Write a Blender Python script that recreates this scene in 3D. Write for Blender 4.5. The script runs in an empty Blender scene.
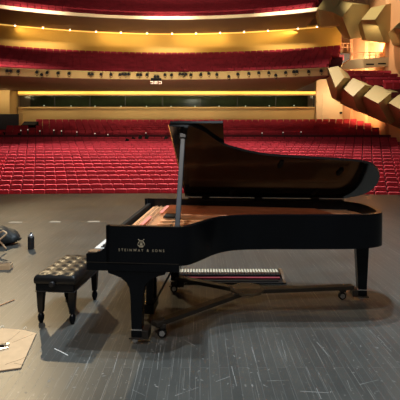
import bpy, bmesh, math, random
from mathutils import Vector, Matrix
random.seed(7)
C = bpy.context.scene.collection
PI = math.pi
R = math.radians

# ------------------------------------------------------------------ camera numbers
EYE, FOC, HOR = 1.72, 450.0, 132.0
def pt(px, py, d):                       # a point seen at px,py at distance d
    return Vector(((px-200)*d/FOC, d, EYE-(py-HOR)*d/FOC))
def ground(px, py):
    return pt(px, py, FOC*EYE/(py-HOR))

def project_px(p): return 200+p.x*FOC/p.y

# ------------------------------------------------------------------ materials
def mat(name, col, rough=.5, metal=0., var=0., vscale=8., coat=0., spec=.5, bump=0., sheen=0., col2=None):
    m = bpy.data.materials.new(name); m.use_nodes = True
    nt = m.node_tree; b = nt.nodes['Principled BSDF']
    b.inputs['Base Color'].default_value = (*col, 1)
    b.inputs['Roughness'].default_value = rough
    b.inputs['Metallic'].default_value = metal
    b.inputs['Coat Weight'].default_value = coat
    b.inputs['Specular IOR Level'].default_value = spec
    if sheen: b.inputs['Sheen Weight'].default_value = sheen
    if var or col2:
        tc = nt.nodes.new('ShaderNodeTexCoord'); n = nt.nodes.new('ShaderNodeTexNoise')
        n.inputs['Scale'].default_value = vscale; n.inputs['Detail'].default_value = 4
        r = nt.nodes.new('ShaderNodeValToRGB')
        a = tuple(max(0, c*(1-var)) for c in col); z = col2 or tuple(min(1, c*(1+var)) for c in col)
        r.color_ramp.elements[0].position = .3; r.color_ramp.elements[1].position = .7
        r.color_ramp.elements[0].color = (*a, 1); r.color_ramp.elements[1].color = (*z, 1)
        nt.links.new(tc.outputs['Object'], n.inputs['Vector'])
        nt.links.new(n.outputs['Fac'], r.inputs['Fac']); nt.links.new(r.outputs['Color'], b.inputs['Base Color'])
        if bump:
            bp = nt.nodes.new('ShaderNodeBump'); bp.inputs['Strength'].default_value = bump
            nt.links.new(n.outputs['Fac'], bp.inputs['Height']); nt.links.new(bp.outputs['Normal'], b.inputs['Normal'])
    return m
def emit(name, col, s):
    m = bpy.data.materials.new(name); m.use_nodes = True
    b = m.node_tree.nodes['Principled BSDF']
    b.inputs['Base Color'].default_value = (*col, 1)
    b.inputs['Emission Color'].default_value = (*col, 1); b.inputs['Emission Strength'].default_value = s
    return m

M = {}
M['lacquer'] = mat('black_lacquer', (.003, .004, .006), .28, spec=.2, var=.2, vscale=3)
M['lid_lacquer'] = mat('black_polished_lacquer', (.006, .005, .005), .13, coat=.1, var=.2, vscale=3)
M['satin'] = mat('black_satin', (.012, .012, .014), .38, var=.2)
M['leather'] = mat('black_leather', (.008, .008, .009), .40, spec=.28, var=.25, vscale=60, bump=.05)
M['ivory'] = mat('ivory_white', (.85, .84, .80), .25, var=.03)
M['gold'] = mat('gold_leaf', (.50, .44, .32), .5, .2, var=.1)
M['brass'] = mat('brass', (.80, .56, .24), .25, 1., var=.1)
M['chrome'] = mat('chrome', (.75, .75, .76), .22, 1., var=.08)
M['plate'] = mat('bronze_lacquered_iron', (.95, .44, .20), .38, .1, var=.12, vscale=6)
M['soundboard'] = mat('amber_spruce', (.62, .27, .09), .4, var=.25, vscale=5)
M['string'] = mat('string_metal', (.70, .58, .46), .3, .9, var=.1)
M['copper'] = mat('copper_winding', (.75, .33, .16), .3, .9, var=.1)
M['redfelt'] = mat('red_felt', (.32, .02, .04), .9, var=.2, sheen=.3)
M['steel'] = mat('dark_steel', (.035, .03, .026), .4, .5, var=.25)
M['steel_worn'] = mat('worn_brown_steel', (.024, .018, .012), .5, .1, var=.3)
M['rubber'] = mat('black_rubber', (.010, .010, .010), .7, spec=.15, var=.2)
M['hammer'] = mat('cream_felt', (.62, .55, .42), .9, var=.12)
M['wood'] = mat('brown_wood', (.16, .09, .045), .5, var=.3, vscale=15)
M['card'] = mat('cardboard', (.66, .45, .26), .85, var=.07, vscale=14)
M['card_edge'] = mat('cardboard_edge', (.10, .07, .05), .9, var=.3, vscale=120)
M['bag'] = mat('black_bag_cloth', (.018, .021, .023), .55, var=.4, vscale=20, bump=.2)
M['tan'] = mat('tan_strap', (.70, .47, .28), .6, var=.08)
M['bottle'] = mat('black_bottle', (.012, .012, .013), .4, var=.2)
M['silver'] = mat('silver_cap', (.55, .55, .57), .35, .8, var=.1)
M['wire'] = mat('pale_wire', (.62, .55, .45), .6, var=.1)
M['orange'] = mat('orange_paint', (.60, .30, .14), .5, var=.1)
M['chalk'] = mat('pale_tape', (.42, .38, .31), .8, var=.25, vscale=30)
M['seat'] = mat('red_velvet', (.31, .021, .036), .8, var=.22, vscale=1.3, spec=.25)
_m = M['seat']; _nt = _m.node_tree; _b = _nt.nodes['Principled BSDF']
_oi = _nt.nodes.new('ShaderNodeObjectInfo'); _hs = _nt.nodes.new('ShaderNodeHueSaturation'); _mr = _nt.nodes.new('ShaderNodeMapRange')
_mr.inputs['To Min'].default_value = .86; _mr.inputs['To Max'].default_value = 1.14
_nt.links.new(_oi.outputs['Random'], _mr.inputs['Value']); _nt.links.new(_mr.outputs[0], _hs.inputs['Value'])
_src = _b.inputs['Base Color'].links[0].from_socket; _nt.links.new(_src, _hs.inputs['Color']); _nt.links.new(_hs.outputs[0], _b.inputs['Base Color'])
M['seat_dark'] = mat('seat_frame_black', (.03, .012, .014), .6, var=.2)
M['carpet'] = mat('maroon_carpet', (.10, .012, .02), .95, var=.2)
M['tanwall'] = mat('tan_plaster', (.44, .30, .105), .7, var=.05, vscale=.6)
M['fascia'] = mat('cream_fascia', (.88, .72, .48), .6, var=.04, vscale=.6)
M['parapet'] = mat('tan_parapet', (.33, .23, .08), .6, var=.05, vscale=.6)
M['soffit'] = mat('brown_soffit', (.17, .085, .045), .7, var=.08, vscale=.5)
M['yellow'] = mat('yellow_plaster', (.56, .32, .045), .6, var=.05, vscale=.4)
M['peach'] = mat('peach_plaster', (.72, .39, .195), .65, var=.05, vscale=.4)
M['cream'] = mat('cream_plaster', (.62, .48, .28), .7, var=.04, vscale=.5)
M['prow'] = mat('sand_plaster', (.37, .29, .115), .6, var=.04, vscale=.5)
M['desk'] = mat('booth_desk', (.02, .02, .014), .6, var=.3)
M['navy'] = mat('navy_panel', (.012, .014, .02), .5, var=.2)
M['booth'] = mat('booth_dark_green', (.10, .10, .05), .8, var=.3, vscale=.7)
M['black'] = mat('black_metal', (.005, .0045, .005), .6, spec=.12, var=.2)
M['ceiling'] = mat('ceiling_paint', (.30, .20, .12), .8, var=.1)
M['lamp'] = emit('lamp_warm_white', (1., .85, .62), 9.)
M['glint_dim'] = emit('glint_dim_white', (1., .92, .80), 1.3)
M['lamp_faint'] = emit('lamp_faint', (1., .80, .72), .45)
M['cove'] = emit('cove_amber', (1., .55, .08), 1.0)
M['cove_thin'] = emit('cove_amber_thin', (1., .58, .12), .75)

g = bpy.data.materials.new('booth_glass'); g.use_nodes = True; nt = g.node_tree
for n in list(nt.nodes): nt.nodes.remove(n)
o_ = nt.nodes.new('ShaderNodeOutputMaterial'); mx = nt.nodes.new('ShaderNodeMixShader'); tr = nt.nodes.new('ShaderNodeBsdfTransparent')
gl = nt.nodes.new('ShaderNodeBsdfGlossy'); gl.inputs['Roughness'].default_value = .12; gl.inputs['Color'].default_value = (.3, .3, .28, 1)
fr = nt.nodes.new('ShaderNodeFresnel'); fr.inputs['IOR'].default_value = 1.45
tr.inputs['Color'].default_value = (.75, .8, .72, 1)
nt.links.new(fr.outputs[0], mx.inputs[0]); nt.links.new(tr.outputs[0], mx.inputs[1]); nt.links.new(gl.outputs[0], mx.inputs[2]); nt.links.new(mx.outputs[0], o_.inputs[0])
M['glass'] = g

def stage_material():
    m = bpy.data.materials.new('worn_stage_planks'); m.use_nodes = True; nt = m.node_tree; L = nt.links.new
    b = nt.nodes['Principled BSDF']; N = nt.nodes.new
    tc = N('ShaderNodeTexCoord')
    mp = N('ShaderNodeMapping'); mp.inputs['Rotation'].default_value = (0, 0, R(90)); L(tc.outputs['Object'], mp.inputs['Vector'])
    br = N('ShaderNodeTexBrick'); br.offset = .37; br.inputs['Scale'].default_value = 1
    br.inputs['Brick Width'].default_value = 2.4; br.inputs['Row Height'].default_value = .07
    br.inputs['Mortar Size'].default_value = .0022; br.inputs['Mortar Smooth'].default_value = .2; br.inputs['Bias'].default_value = -.1
    br.inputs['Color1'].default_value = (.062, .062, .057, 1); br.inputs['Color2'].default_value = (.080, .079, .071, 1)
    br.inputs['Mortar'].default_value = (.115, .114, .108, 1)
    L(mp.outputs[0], br.inputs['Vector'])
    # broad wear
    n1 = N('ShaderNodeTexNoise'); n1.inputs['Scale'].default_value = .8; n1.inputs['Detail'].default_value = 7; n1.inputs['Roughness'].default_value = .65
    L(tc.outputs['Object'], n1.inputs['Vector'])
    r1 = N('ShaderNodeValToRGB'); r1.color_ramp.elements[0].position = .3; r1.color_ramp.elements[0].color = (.72, .72, .72, 1)
    r1.color_ramp.elements[1].position = .72; r1.color_ramp.elements[1].color = (1.25, 1.23, 1.2, 1); L(n1.outputs['Fac'], r1.inputs['Fac'])
    mu = N('ShaderNodeMix'); mu.data_type = 'RGBA'; mu.blend_type = 'MULTIPLY'; mu.inputs[0].default_value = 1
    L(br.outputs['Color'], mu.inputs[6]); L(r1.outputs['Color'], mu.inputs[7])
    last = mu.outputs[2]
    # scratches in three directions: stretched noise cut to thin streaks, broken up by a second noise
    for ang, sc, th in ((1, (150, 1.1, 1), .665), (52, (130, 1.6, 1), .70), (-63, (120, 1.4, 1), .70), (80, (130, 1.3, 1), .70)):
        mp2 = N('ShaderNodeMapping'); mp2.inputs['Rotation'].default_value = (0, 0, R(ang)); mp2.inputs['Scale'].default_value = sc
        mp2.inputs['Location'].default_value = (ang*.37, ang*.11, 0)
        L(tc.outputs['Object'], mp2.inputs['Vector'])
        n2 = N('ShaderNodeTexNoise'); n2.inputs['Scale'].default_value = 1; n2.inputs['Detail'].default_value = 2; L(mp2.outputs[0], n2.inputs['Vector'])
        r2 = N('ShaderNodeValToRGB'); r2.color_ramp.elements[0].position = th; r2.color_ramp.elements[0].color = (0, 0, 0, 1)
        r2.color_ramp.elements[1].position = th+.05; r2.color_ramp.elements[1].color = (.55, .55, .55, 1); L(n2.outputs['Fac'], r2.inputs['Fac'])
        mix = N('ShaderNodeMix'); mix.data_type = 'RGBA'; L(r2.outputs['Color'], mix.inputs[0]); L(last, mix.inputs[6])
        mix.inputs[7].default_value = (.36, .34, .31, 1); last = mix.outputs[2]
    # fine specks of dust
    n3 = N('ShaderNodeTexNoise'); n3.inputs['Scale'].default_value = 28; n3.inputs['Detail'].default_value = 3; L(tc.outputs['Object'], n3.inputs['Vector'])
    r3 = N('ShaderNodeValToRGB'); r3.color_ramp.elements[0].position = .66; r3.color_ramp.elements[0].color = (0, 0, 0, 1)
    r3.color_ramp.elements[1].position = .76; r3.color_ramp.elements[1].color = (.5, .5, .5, 1); L(n3.outputs['Fac'], r3.inputs['Fac'])
    mix = N('ShaderNodeMix'); mix.data_type = 'RGBA'; L(r3.outputs['Color'], mix.inputs[0]); L(last, mix.inputs[6]); mix.inputs[7].default_value = (.30, .285, .26, 1)
    L(mix.outputs[2], b.inputs['Base Color'])
    rr = N('ShaderNodeMapRange'); rr.inputs['To Min'].default_value = .27; rr.inputs['To Max'].default_value = .46; b.inputs['Specular IOR Level'].default_value = .3; L(n1.outputs['Fac'], rr.inputs['Value']); L(rr.outputs[0], b.inputs['Roughness'])
    bp = N('ShaderNodeBump'); bp.inputs['Strength'].default_value = .25; bp.inputs['Distance'].default_value = .002
    L(br.outputs['Fac'], bp.inputs['Height']); bp.invert = True; L(bp.outputs['Normal'], b.inputs['Normal'])
    return m
M['stage'] = stage_material()

# ------------------------------------------------------------------ mesh builder
class MB:
    def __init__(s): s.bm = bmesh.new()
    def faces(s, vs, fs):
        v = [s.bm.verts.new(p) for p in vs]
        for f in fs:
            try: s.bm.faces.new([v[i] for i in f])
            except ValueError: pass
        return v
    def box(s, lo, hi, bev=0., mtx=None, seg=2):
        b = bmesh.new()
        bmesh.ops.create_cube(b, size=1)
        for v in b.verts:
            v.co = Vector([(lo[i]+hi[i])/2 + v.co[i]*(hi[i]-lo[i]) for i in range(3)])
        if bev: bmesh.ops.bevel(b, geom=list(b.edges), offset=bev, segments=seg, affect='EDGES', profile=.5)
        s.merge(b, mtx); return s
    def merge(s, b, mtx=None):
        if mtx is not None: bmesh.ops.transform(b, matrix=mtx, verts=b.verts)
        me = bpy.data.meshes.new('tmp'); b.to_mesh(me); b.free(); s.bm.from_mesh(me); bpy.data.meshes.remove(me)
    def prism(s, poly, a, b, axis='z', bev=0., mtx=None):
        def P(p, t):
            return {'z': (p[0], p[1], t), 'y': (p[0], t, p[1]), 'x': (t, p[0], p[1])}[axis]
        m = bmesh.new(); n = len(poly)
        lo = [m.verts.new(P(p, a)) for p in poly]; hi = [m.verts.new(P(p, b)) for p in poly]
        m.faces.new(lo[::-1]); m.faces.new(hi)
        for i in range(n): m.faces.new((lo[i], lo[(i+1) % n], hi[(i+1) % n], hi[i]))
        bmesh.ops.recalc_face_normals(m, faces=m.faces)
        if bev:
            es = [e for e in m.edges if len(e.link_faces) == 2 and e.calc_face_angle(0) > .6]
            bmesh.ops.bevel(m, geom=es, offset=bev, segments=2, affect='EDGES', profile=.5)
        s.merge(m, mtx); return s
    def tube(s, pts, r, n=8, closed=False):
        pts = [Vector(p) for p in pts]; rs = r if isinstance(r, (list, tuple)) else [r]*len(pts); rings = []
        for i, p in enumerate(pts):
            a = pts[i-1] if i else pts[0]; b = pts[i+1] if i < len(pts)-1 else pts[-1]
            t = (b-a).normalized(); up = Vector((0, 0, 1)) if abs(t.z) < .95 else Vector((1, 0, 0))
            x = t.cross(up).normalized(); y = x.cross(t)
            rings.append([s.bm.verts.new(p+(x*math.cos(2*PI*k/n)+y*math.sin(2*PI*k/n))*rs[i]) for k in range(n)])
        for i in range(len(rings)-1):
            for k in range(n):
                s.bm.faces.new((rings[i][k], rings[i][(k+1) % n], rings[i+1][(k+1) % n], rings[i+1][k]))
        s.bm.faces.new(rings[0][::-1]); s.bm.faces.new(rings[-1]); return s
    def lathe(s, prof, c=(0, 0, 0), n=20, axis='z'):
        rings = []
        for r, h in prof:
            ring = []
            for k in range(n):
                a = 2*PI*k/n; p = (r*math.cos(a), r*math.sin(a), h)
                if axis == 'y': p = (p[0], p[2], p[1])
                if axis == 'x': p = (p[2], p[0], p[1])
                ring.append(s.bm.verts.new((p[0]+c[0], p[1]+c[1], p[2]+c[2])))
            rings.append(ring)
        for i in range(len(rings)-1):
            for k in range(n): s.bm.faces.new((rings[i][k], rings[i][(k+1) % n], rings[i+1][(k+1) % n], rings[i+1][k]))
        s.bm.faces.new(rings[0][::-1]); s.bm.faces.new(rings[-1]); return s
    def hull(s, pts):
        b = bmesh.new(); vs = [b.verts.new(p) for p in pts]
        r = bmesh.ops.convex_hull(b, input=vs)
        bmesh.ops.delete(b, geom=[v for v in b.verts if not v.link_faces], context='VERTS')
        s.merge(b); return s
    def ring(s, outer, inner, z0, z1):           # open band between two paths of equal length
        n = len(outer)
        m = bmesh.new()
        a = [[m.verts.new((p[0], p[1], z)) for p in path] for path in (outer, inner) for z in (z0, z1)]   # o0 o1 i0 i1
        for i in range(n-1):
            for A, B in ((a[0], a[1]), (a[1], a[3]), (a[3], a[2]), (a[2], a[0])):
                m.faces.new((A[i], A[i+1], B[i+1], B[i]))
        for i in (0, n-1): m.faces.new((a[0][i], a[1][i], a[3][i], a[2][i]))
        bmesh.ops.recalc_face_normals(m, faces=m.faces)
        s.merge(m); return s
    def build(s, name, m, parent=None, smooth=None, mods=None):
        bmesh.ops.recalc_face_normals(s.bm, faces=s.bm.faces)
        me = bpy.data.meshes.new(name); s.bm.to_mesh(me); s.bm.free()
        me.materials.append(m)
        if smooth is not None:
            me.polygons.foreach_set('use_smooth', [True]*len(me.polygons))
            me.set_sharp_from_angle(angle=R(smooth))
        o = bpy.data.objects.new(name, me); C.objects.link(o)
        if parent is not None: o.parent = parent
        return o

def tag(o, label=None, cat=None, group=None, kind=None):
    if label: o['label'] = label
    if cat: o['category'] = cat
    if group: o['group'] = group
    if kind: o['kind'] = kind
    return o
def thing(name, label, cat, loc=(0, 0, 0), rz=0., group=None):
    o = bpy.data.objects.new(name, None); C.objects.link(o); o.location = loc; o.rotation_euler = (0, 0, rz); o.empty_display_size = .1
    return tag(o, label, cat, group)
def dup(root, loc, rz=0., label=None, group=None):
    r = root.copy(); C.objects.link(r); r.location = loc; r.rotation_euler = (0, 0, rz)
    if label: r['label'] = label
    if group: r['group'] = group
    for ch in root.children:
        c = ch.copy(); C.objects.link(c); c.parent = r
        for gch in ch.children:
            d = gch.copy(); C.objects.link(d); d.parent = c
    return r
def catmull(ps, n=8):
    out = []
    P = [Vector(p) for p in ps]; P = [2*P[0]-P[1]]+P+[2*P[-1]-P[-2]]
    for i in range(1, len(P)-2):
        for k in range(n):
            t = k/n; a, b, c, d = P[i-1], P[i], P[i+1], P[i+2]
            out.append(.5*((2*b)+(c-a)*t+(2*a-5*b+4*c-d)*t*t+(3*b-a-3*c+d)*t**3))
    out.append(P[-2]); return out
def offset(path, d):                     # shift an open 2-D path to its left by d
    out = []
    for i, p in enumerate(path):
        a = path[max(0, i-1)]; b = path[min(len(path)-1, i+1)]; t = (b-a).normalized()
        out.append(Vector((p.x-t.y*d, p.y+t.x*d)))
    return out
def inside(poly, x, y):
    c = False; j = len(poly)-1
    for i in range(len(poly)):
        (xi, yi), (xj, yj) = poly[i], poly[j]
        if (yi > y) != (yj > y) and x < (xj-xi)*(y-yi)/(yj-yi)+xi: c = not c
        j = i
    return c

# ================================================================== STAGE FLOOR
def stage_edge(X): return 12.6 - X*X*.0075 - .012*X
xs = [-30+i*1.5 for i in range(41)]
f = MB(); vs = []
poly = [(x, stage_edge(x)) for x in xs] + [(30, -6), (-30, -6)]
f.prism(poly, -1.6, 0)
fl = f.build('floor', M['stage']); tag(fl, kind='structure', label='dark worn plank floor of the stage')

for i, (px, py, w) in enumerate(((16, 222.3, .13), (55.5, 221.8, .11), (94, 221.6, .12))):
    p = ground(px, py)
    o = MB().prism([(-w, -.06), (-w*.4, -.075), (w, -.05), (w*.8, .05), (-w*.2, .075), (-w*.9, .06)], 0.0005, .003).build('tape_mark', M['chalk'])
    o.location = p
    tag(o, ('pale worn tape mark on the stage floor, leftmost of three in a line', 'pale worn tape mark on the stage floor, middle of three in a line',
            'pale worn tape mark on the stage floor, nearest the piano of three')[i], 'tape mark', 'tape marks on the stage floor')

# pale scuffs and specks of dust
sc_ = MB()
def scuff(P, w):
    P = [ground(*q) for q in P]
    for a_, b_ in zip(P, P[1:]):
        d_ = (b_-a_); nn = max(1, int(d_.length/.12)); n_ = Vector((-d_.y, d_.x, 0)).normalized()
        for k in range(nn):
            if random.random() < .22: continue
            p0 = a_+d_*(k/nn); p1 = a_+d_*((k+.95)/nn); ww = w*random.uniform(.5, 1.2)
            j = n_*random.uniform(-.006, .006)
            sc_.faces([p0+n_*ww+j+Vector((0, 0, .0009)), p0-n_*ww+j+Vector((0, 0, .0009)), p1-n_*ww*.7+j+Vector((0, 0, .0009)), p1+n_*ww*.7+j+Vector((0, 0, .0009))], [(0, 1, 2, 3)])
for P in (((175, 396), (200, 387), (230, 376)), ((267, 381), (290, 380.3), (320, 379.5)), ((277, 391), (300, 391), (330, 392.5)), ((251, 347), (261, 382)), ((230, 357), (237, 387)), ((307, 367), (322, 400)), ((317, 342), (330, 357)),
          ((78, 367), (65, 390)), ((57, 379), (49, 392)), ((185, 340), (196, 346)), ((132, 390), (145, 396)), ((92, 350), (84, 372)), ((118, 352), (110, 385)), ((160, 345), (156, 380)), ((340, 360), (352, 392)), ((370, 330), (392, 352)),
          ((360, 385), (380, 380)), ((282, 340), (287, 362)), ((50, 240), (62, 236)), ((20, 285), (32, 280)), ((20, 262), (37, 253)), ((366, 300), (380, 305)), ((10, 212), (40, 211)), ((330, 268), (352, 266))):
    scuff(P, .0038)
for i in range(170):
    p = ground(random.uniform(0, 400), random.triangular(262, 398, 385)); r_ = random.uniform(.003, .009); a_ = random.uniform(0, 3); e_ = random.uniform(1, 3)
    if 40 < project_px(p) < 110 and 4.0 < p.y < 4.9: continue
    v_ = Vector((math.cos(a_), math.sin(a_), 0))*r_*e_; u_ = Vector((-math.sin(a_), math.cos(a_), 0))*r_*.7; z_ = Vector((0, 0, .0009))
    sc_.faces([p-v_+z_, p-u_+z_, p+v_+z_, p+u_+z_], [(0, 1, 2, 3)])
M['dust'] = mat('pale_dust', (.20, .195, .18), .9, var=.3, vscale=9)
o = sc_.build('floor_scuffs', M['dust']); tag(o, 'pale scuff lines and specks of dust scattered over the stage planks', 'scuffs', kind='stuff')

# ================================================================== GRAND PIANO
PH = R(-5)
PX, PY = -.767, 3.67
piano = thing('grand_piano', 'black concert grand piano with raised lid and gold lettering on its side', 'piano', (PX, PY, 0), PH)
def loc2w(u, v, z=0):
    return Vector((PX+u*math.cos(PH)-v*math.sin(PH), PY+u*math.sin(PH)+v*math.cos(PH), z))
ZB, ZT = .642, .955
W = 1.57
ctrl = [(.0, 0), (.3, 0), (.5, 0), (.60, .004), (.68, .045), (.77, .19), (.86, .36), (.96, .47), (1.10, .54), (1.35, .585), (1.64, .61), (2.0, .645), (2.2, .68), (2.34, .735),
        (2.43, .82), (2.465, .94), (2.465, 1.08), (2.45, 1.24), (2.39, 1.42), (2.28, 1.535), (2.15, 1.57), (1.8, 1.57), (1.2, 1.57), (.6, 1.57), (0, 1.57)]
outer = catmull(ctrl, 6)
inner = offset(outer, .052)
inner[0].x = inner[-1].x = 0.0
MB().ring(outer, inner, ZB, ZT).build('case_rim', M['lacquer'], piano, 35)
# arms with the scooped front, one at each end of the keyboard
prof = [(.0, ZT), (.004, .885), (.012, .835), (.004, .803), (-.012, .778), (-.034, .757), (-.064, .742), (-.10, .733), (-.158, .728), (-.165, .722), (-.165, .657), (.03, .657), (.03, ZT)]
for v0 in (0., W-.065):
    MB().prism(prof, v0, v0+.065, 'y').build('arm', M['lacquer'], piano)
    MB().box((-.16, v0+.02, .7285), (-.075, v0+.10 if v0 == 0 else v0+.05, .737), .002).build('key_block', M['wood'], piano)
MB().box((-.162, .066, .655), (-.142, W-.066, .722), .004).build('key_slip', M['lacquer'], piano)
MB().box((-.165, .0, .588), (.60, W, .656), .004).build('keybed', M['lacquer'], piano)
MB().box((-.163, -.0015, .6545), (.60, .0, .6585)).build('keybed_edge_glint', M['steel_worn'], piano)  # lighter strip draws the highlight along the keybed edge
MB().box((.035, .066, .74), (.075, W-.066, .905), .006).build('fallboard', M['rubber'], piano)
# keys
wk = MB(); bk = MB(); kw = (W-.26)/52
for i in range(52):
    wk.box((-.14, .13+i*kw+.0006, .715), (.018, .13+(i+1)*kw-.0006, .737), .001, seg=1)
    if i % 7 in (0, 2, 3, 5, 6) and i < 51: bk.box((-.09, .13+(i+1)*kw-.005, .737), (.018, .13+(i+1)*kw+.005, .749), .001, seg=1)
tag(wk.build('white_keys', M['ivory'], piano), 'white keys')
tag(bk.build('black_keys', M['satin'], piano), 'black keys')
# inside: soundboard, iron plate with bars, strings
inn2 = offset(outer, .066)
sb_poly = [(p.x, p.y) for p in inn2 if p.x > .30]
sb_poly = [(.30, .066)]+sb_poly+[(.30, W-.066)]
MB().prism(sb_poly, .79, .80).build('soundboard', M['soundboard'], piano)
bot = [(p.x, p.y) for p in offset(outer, .05)]
MB().prism([(.55, .05)]+[q for q in bot if q[0] > .55]+[(.55, W-.05)], .66, .672).build('bottom_board', M['wood'], piano)
pl = MB()
pl.prism([(.10, .07), (.36, .07), (.36, W-.07), (.10, W-.07)], .835, .865)                          # pin panel
edge_o = [p for p in offset(outer, .066) if p.x > .45]; edge_i = [p for p in offset(outer, .15) ]
edge_i = [edge_i[i] for i, p in enumerate(offset(outer, .066)) if p.x > .45]
pl.ring(edge_o, edge_i, .83, .858)
iron = pl.build('iron_plate', M['plate'], piano)
for (v0, u1, v1) in ((.30, .80, .38), (.62, 1.75, .74), (.95, 2.30, .93), (1.22, 2.33, 1.12), (.46, 1.10, .62)):
    d = Vector((u1-.34, v1-v0)); n = Vector((-d.y, d.x)).normalized()*.022
    MB().prism([(.34+n.x, v0+n.y), (.34-n.x, v0-n.y), (u1-n.x, v1-n.y), (u1+n.x, v1+n.y)], .845, .888, bev=.006).build('plate_bar', M['plate'], piano)
MB().box((.365, .08, .70), (.455, W-.08, .815)).build('action_cavity_floor', M['satin'], piano)
MB().box((.462, .09, .815), (.478, W-.09, .884)).build('damper_rail', M['satin'], piano)
pins = MB()
for i in range(46):
    for j in range(3):
        u = .15+.05*j+.012*(i % 2); v = .12+i*.029
        pins.box((u, v, .865), (u+.007, v+.007, .892))
pins.build('tuning_pins', M['chrome'], piano)['kind'] = 'stuff'
st = MB()
for i in range(64):
    v = .12+i*.0207
    ue = .72+.0 if v < .2 else min(2.25, .62+(v-.05)*1.5)
    ue = min(ue, max([.45]+[.45+.02*k for k in range(95) if inside(sb_poly, .45+.02*k, v) and all(inside(sb_poly, .45+.02*q, v) for q in range(k))])-.02)
    st.box((.18, v, .874), (ue, v+.0018, .8758))
st.build('strings', M['string'], piano)['kind'] = 'stuff'
bs = MB()
for i in range(22):
    v = .95+i*.024
    ang = -.16
    u1 = min(2.15-.012*i, 2.2); v1 = v+ang*(u1-.3)+.15
    d = Vector((u1-.3, v1-v)); n = Vector((-d.y, d.x)).normalized()*.0028
    bs.prism([(.3+n.x, v+n.y), (.3-n.x, v-n.y), (u1-n.x, v1-n.y), (u1+n.x, v1+n.y)], .892, .8965)
bs.build('bass_strings', M['copper'], piano)['kind'] = 'stuff'
MB().box((.335, .80, .866), (.45, 1.20, .888), .004).build('dark_gap_block', M['rubber'], piano)  # black block added for the shade of the open action gap
M['pinkfelt'] = mat('pink_felt', (.80, .24, .18), .9, var=.15)
for u_, v_, w_ in ((.20, .35, .40), (.27, .95, .45)):
    MB().box((u_, v_, .893), (u_+.035, v_+w_, .897)).build('felt_strip', M['pinkfelt'], piano)
MB().box((1.0, .95, .80), (2.1, .985, .868), .004).build('bridge', M['soundboard'], piano)

# gold mark and lettering on the treble side
def text_mesh(txt, size, space):
    cu = bpy.data.curves.new('lettering', 'FONT'); cu.body = txt; cu.size = size; cu.space_character = space; cu.extrude = .0006; cu.align_x = 'CENTER'; cu.offset = .0
    to = bpy.data.objects.new('lettering_curve', cu); C.objects.link(to)
    dg = bpy.context.evaluated_depsgraph_get(); dg.update()
    me = bpy.data.meshes.new_from_object(to.evaluated_get(dg)); bpy.data.objects.remove(to); return me
me = text_mesh('STEINWAY & SONS', .029, 1.75); me.materials.clear(); me.materials.append(M['gold'])
xsz = max(v.co.x for v in me.vertices)-min(v.co.x for v in me.vertices)
let = bpy.data.objects.new('gold_lettering', me); C.objects.link(let); let.parent = piano
let.rotation_euler = (PI/2, 0, 0); let.scale = (.375/xsz, 1, 1); let.location = (.293, -.0012, .752)
let['label'] = 'gold lettering'
ly = MB()
def lyre_side(sg):
    return [(.292+sg*x, -.0015, z) for x, z in ((.006, .795), (.020, .797), (.027, .806), (.026, .818), (.018, .829), (.014, .838), (.019, .848), (.026, .851))]
for sg in (-1, 1): ly.tube(lyre_side(sg), .0032, 6)
for dx in (-.009, -.003, .003, .009): ly.box((.292+dx-.0012, -.0024, .800), (.292+dx+.0012, -.0006, .843))
ly.box((.275, -.003, .838), (.309, -.0005, .843)); ly.box((.276, -.003, .786), (.308, -.0005, .791)); ly.box((.287, -.003, .789), (.297, -.0005, .799))
ly.lathe([(.003, -.003), (.009, -.003), (.009, 0)], (.292, 0, .811), 12, 'y')
lo = ly.build('lyre_emblem', M['gold'], piano); lo['label'] = 'gold lyre emblem'

# lid (hinged on the far side) with folded front flap
TH = R(31); HZ = .972
lidc = [(.462, .0), (.466, .4), (.472, .93), (.477, 1.40), (.480, 1.545), (.60, 1.545), (.68, 1.535), (.77, 1.465), (.87, 1.32), (.96, 1.205), (1.07, 1.135), (1.2, 1.07), (1.40, 1.01), (1.84, .958), (2.12, .922), (2.30, .872),
        (2.405, .775), (2.475, .63), (2.505, .46), (2.495, .27), (2.42, .12), (2.26, .015), (2.1, .0)]
lp = [Vector(p) for p in lidc[:5]] + catmull(lidc[5:], 5)
L_ = thing('lid_frame', None, None); 
lidm = Matrix.Translation((0, W, HZ)) @ Matrix(((1, 0, 0, 0), (0, -math.cos(TH), math.sin(TH), 0), (0, math.sin(TH), math.cos(TH), 0), (0, 0, 0, 1)))
# local axes: x = along piano, y = up the lid from its hinge, z = outward (upper face)
bpy.data.objects.remove(L_)
lid = MB().prism([(p.x, p.y) for p in lp], 0, .024, 'z', mtx=lidm).build('lid', M['lid_lacquer'], piano, 35)
flap = MB().prism([(.474, .01), (.488, 1.556), (.945, 1.556), (.945, .01)], .026, .048, 'z', mtx=lidm).build('front_flap', M['lid_lacquer'], lid)
MB().box((.476, .02, -.001), (.482, 1.57, .0), 0, lidm).build('hinge_strip', M['brass'], lid)
for (u, w) in ((1.487, .862), (2.077, .70), (.62, 1.50), (1.0, .18), (1.9, .2)):
    mt = lidm @ Matrix.Translation((u, w, 0)) @ Matrix.Rotation(R(-12), 4, 'Z')
    MB().box((-.018, -.07, -.02), (.018, .05, 0), .006, mt).build('lid_bumper', M['rubber'], lid)
for u in (1.30, 1.93, .70):
    MB().box((u-.045, W-.018, ZT-.012), (u+.045, W+.012, HZ+.004), .003).build('lid_hinge', M['black'], piano)
MB().box((.50, W-.012, ZT+.0005), (2.25, W-.004, HZ-.004)).build('hinge_edge', M['steel_worn'], piano)
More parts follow.
